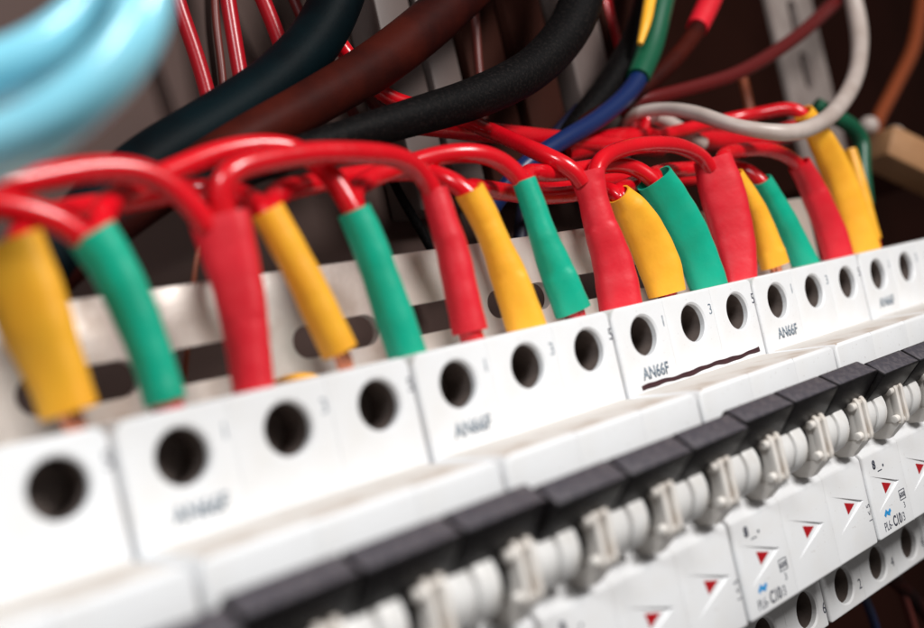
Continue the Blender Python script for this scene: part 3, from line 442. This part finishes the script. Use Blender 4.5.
BREAKERS = [
    (-210.0, 'white three pole breaker cut off by the left edge, most blurred of the row', 2.5),
    (-157.5, 'blurred white breaker whose hole faces stand under the straight green sleeve, second from left', -3.0),
    (-105.0, 'white breaker below the bottle shaped yellow sleeve, with blurred print', 2.0),
    (-52.5, 'white breaker with a hand drawn dark red line under its three holes', -2.0),
    (0.0, 'white breaker right of the red pen line, crisp grey print below its first hole', 3.0),
    (52.5, 'white breaker at the right edge, the farthest of the row', 0.0)]
GB = 'three pole circuit breakers standing in a row'
def copy_thing(root):
    c = root.copy(); COL.objects.link(c)
    for ch in root.children:
        d = ch.copy(); COL.objects.link(d); d.parent = c
    return c
made = [proto]
for i in range(1, len(BREAKERS)): made.append(copy_thing(proto))
for o, (x, lab, tilt) in zip(made, BREAKERS):
    o.location = Vector((x, 0, 0))*S
    tag(o, lab, 'circuit breaker', GB)
    for ch in o.children:
        if ch.name.split('.')[0] == 'toggle': ch.rotation_euler.x = math.radians(1.25*tilt+random.uniform(-0.4, 0.4))
# hand drawn line on the fourth breaker
bm = bmesh.new()
xs = [-47.8+44.6*k/40 for k in range(41)]
pts = [Vector((x, -0.02, 65.9+0.5*(k/40)+0.14*math.sin(k*0.35)+0.08*math.sin(k*1.1))) for k, x in enumerate(xs)]
tube(bm, pts, [0.52+0.08*math.sin(k*0.5) for k in range(41)], 10)
for v in bm.verts: v.co.y = -0.02+(v.co.y+0.02)*0.12; v.co.x += 52.5
mesh_obj('pen_line', bm, 'pen', made[3])

# ------------------------------------------------------------------ perforated mounting strip behind the sleeves
def slotted(name, mat, x0, x1, z0, z1, y, slots, thick=2.0, vertical=False):
    bm = bmesh.new(); box(bm, x0, x1, y, y+thick, z0, z1, 0.35)
    o = mesh_obj(name, bm, mat, None, smooth=False)
    cut = bmesh.new()
    for a, b, c, r in slots:
        ring = []
        for k in range(17): th = math.pi/2+math.pi*k/16; ring.append((a+r+r*math.cos(th), c+r*math.sin(th)))
        for k in range(17): th = -math.pi/2+math.pi*k/16; ring.append((b-r+r*math.cos(th), c+r*math.sin(th)))
        if vertical: ring = [(q, p) for p, q in ring]
        A = [cut.verts.new((p, y-1, q)) for p, q in ring]; B = [cut.verts.new((p, y+thick+1, q)) for p, q in ring]
        cut.faces.new(A); cut.faces.new(B[::-1])
        for k in range(len(ring)): cut.faces.new((A[k], B[k], B[(k+1) % len(ring)], A[(k+1) % len(ring)]))
    c = mesh_obj('cutter', cut, mat, None, smooth=False)
    m = o.modifiers.new('cut', 'BOOLEAN'); m.operation = 'DIFFERENCE'; m.object = c; m.solver = 'EXACT'
    dg = bpy.context.evaluated_depsgraph_get(); dg.update()
    me = bpy.data.meshes.new_from_object(o.evaluated_get(dg)); o.modifiers.clear(); o.data = me
    me.shade_smooth(); me.set_sharp_from_angle(angle=math.radians(30))
    bpy.data.objects.remove(c)
    return o
sl = [(-160.6+24.8*k, -140.8+24.8*k, 89.6, 3.1) for k in range(-4, 9)]
tag(slotted('mounting_strip', 'zinc', -262, 78, 76, 103.4, 25, sl), 'galvanised metal strip with long slots running behind the coloured sleeves', 'strip')
rl = [(20+22*k, 36+22*k, 183.5, 3.6) for k in range(0, 12)]
tag(slotted('perforated_rail', 'rail', 166, 201, -40, 290, 70, [(a, b, c, r) for a, b, c, r in rl], 2.5, True), 'upright perforated metal rail in the dark at upper right', 'rail')

# ------------------------------------------------------------------ sleeves and wires
GS = 'heat shrink sleeves rising from the breaker terminals'
for i, (colour, label, pts) in enumerate(SLEEVES):
    xyz, R = path4(pts, 0.7)
    wide = pts[0][3]
    n = len(xyz)
    flat = []
    for k in range(n):
        w = R[k]
        d = min(w, 2.5+0.12*w) if w > 3.0 else w      # two wires side by side: the tube is flattened
        flat.append(max(0.48, d/w))
    root = empty('heat_shrink_sleeve', xyz[-1])
    bm = bmesh.new(); ph = random.uniform(0, 6)
    Rj = [r*(1+0.012*math.sin(k*0.33+ph)+0.008*math.sin(k*0.83+2*ph)) for k, r in enumerate(R)]
    rg = tube(bm, xyz, Rj, 36, flat, caps=False)
    inner = tube(bm, [xyz[0]-(xyz[0]-xyz[1]).normalized()*0, xyz[4], xyz[7]], [Rj[0]-0.45, Rj[4]-0.5, 0.3], 36, [flat[0], flat[4], flat[7]], caps=False)
    inner2 = tube(bm, [xyz[-1], xyz[-4], xyz[-6]], [Rj[-1]-0.45, Rj[-4]-0.5, 0.3], 36, [flat[-1], flat[-4], flat[-6]], caps=False)
    for k in range(36):
        k2 = (k+1) % 36
        bm.faces.new((rg[0][k], rg[0][k2], inner[0][k2], inner[0][k])); bm.faces.new((rg[-1][k], rg[-1][k2], inner2[0][k2], inner2[0][k]))
    for v in bm.verts: v.co -= xyz[-1]
    mesh_obj('tubing', bm, 'sleeve_'+colour, root)
    foot = xyz[-1].copy(); din = (xyz[-1]-xyz[-6]).normalized()
    copper = i in (0, 3, 12, 6)
    bm = bmesh.new()
    end = Vector((foot.x+0.8, foot.y+0.4, 81.9))
    if copper:
        for q in range(7):
            th = q*math.pi/3; off = Vector((math.cos(th), math.sin(th), 0))*(1.0 if q < 6 else 0)
            tube(bm, [foot-din*2+off, foot+din*1.2+off*1.1, end+off*0.9], [0.5]*3, 10)
    else:
        tube(bm, [foot-din*2, foot+din*0.8, end], [2.3]*3, 20)
    for v in bm.verts: v.co -= xyz[-1]
    mesh_obj('wire_end', bm, 'copper' if copper else 'red', root)
    tag(root, label, 'sleeve', GS)

for name, label, cat, group, mat, pts in WIRES:
    xyz, R = path4(pts, 0.8, 30 if pts[0][3] < 3 else 10)
    bm = bmesh.new(); tube(bm, xyz, R, 24)
    base = xyz[-1].copy()
    for v in bm.verts: v.co -= base
    o = mesh_obj(name, bm, mat); o.location = base*S
    tag(o, label, cat, group)
    extra = None
    if label.startswith('blue wire with'): extra = (GREEN_SLEEVE, 'green_dark')
    if label.startswith('dull brown'): extra = (RED_SLEEVE, 'sleeve_red')
    if extra:
        x2, R2 = path4(extra[0], 1.0); bm = bmesh.new(); tube(bm, x2, R2, 24)
        for v in bm.verts: v.co -= base
        mesh_obj('insulating_sleeve', bm, extra[1], o)
        if extra[1] == 'green_dark':
            x2, R2 = path4(YELLOW_STRIPE, 1.0); bm = bmesh.new(); tube(bm, x2, R2, 16)
            for v in bm.verts: v.co -= base
            mesh_obj('yellow_stripe', bm, 'sleeve_yellow', o)

# ------------------------------------------------------------------ small things at the back
bm = bmesh.new()
for a, b in ((-42, -30), (-28, -17), (30, 47)): box(bm, a, b, 62, 74.9, 118, 420, 1.2)
tag(mesh_obj('wiring_duct', bm, 'duct'), 'pale upright ribs of a wiring duct blurred behind the black cable', 'duct')
bm = bmesh.new()
for a, b in ((-12, 4), (8, 24), (52, 70)): box(bm, a, b, 64, 74.9, 118, 420, 1.2)
tag(mesh_obj('wiring_duct', bm, 'cabinet'), 'dark brown upright ribs between the pale ones behind the black cable', 'duct')
root = empty('terminal_block', (163, 34, 121))
bm = bmesh.new(); box(bm, 0, 40, 0, 18, -5.5, 6.5, 1.0)
mesh_obj('block_body', bm, 'tan', root)
bm = bmesh.new(); box(bm, 14, 26, 18.1, 215, -4, 4, 0.5)
mesh_obj('bracket', bm, 'cabinet', root)
bm = bmesh.new()
for p in ((-4, 10, 7), (9, 12, 9.5)): bmesh.ops.create_uvsphere(bm, u_segments=20, v_segments=12, radius=3.6, matrix=Matrix.Translation(p))
mesh_obj('cap', bm, 'white', root)
root.rotation_euler = (0, math.radians(33), math.radians(-25))
tag(root, 'tan terminal block with two white caps at the right edge', 'terminal block')
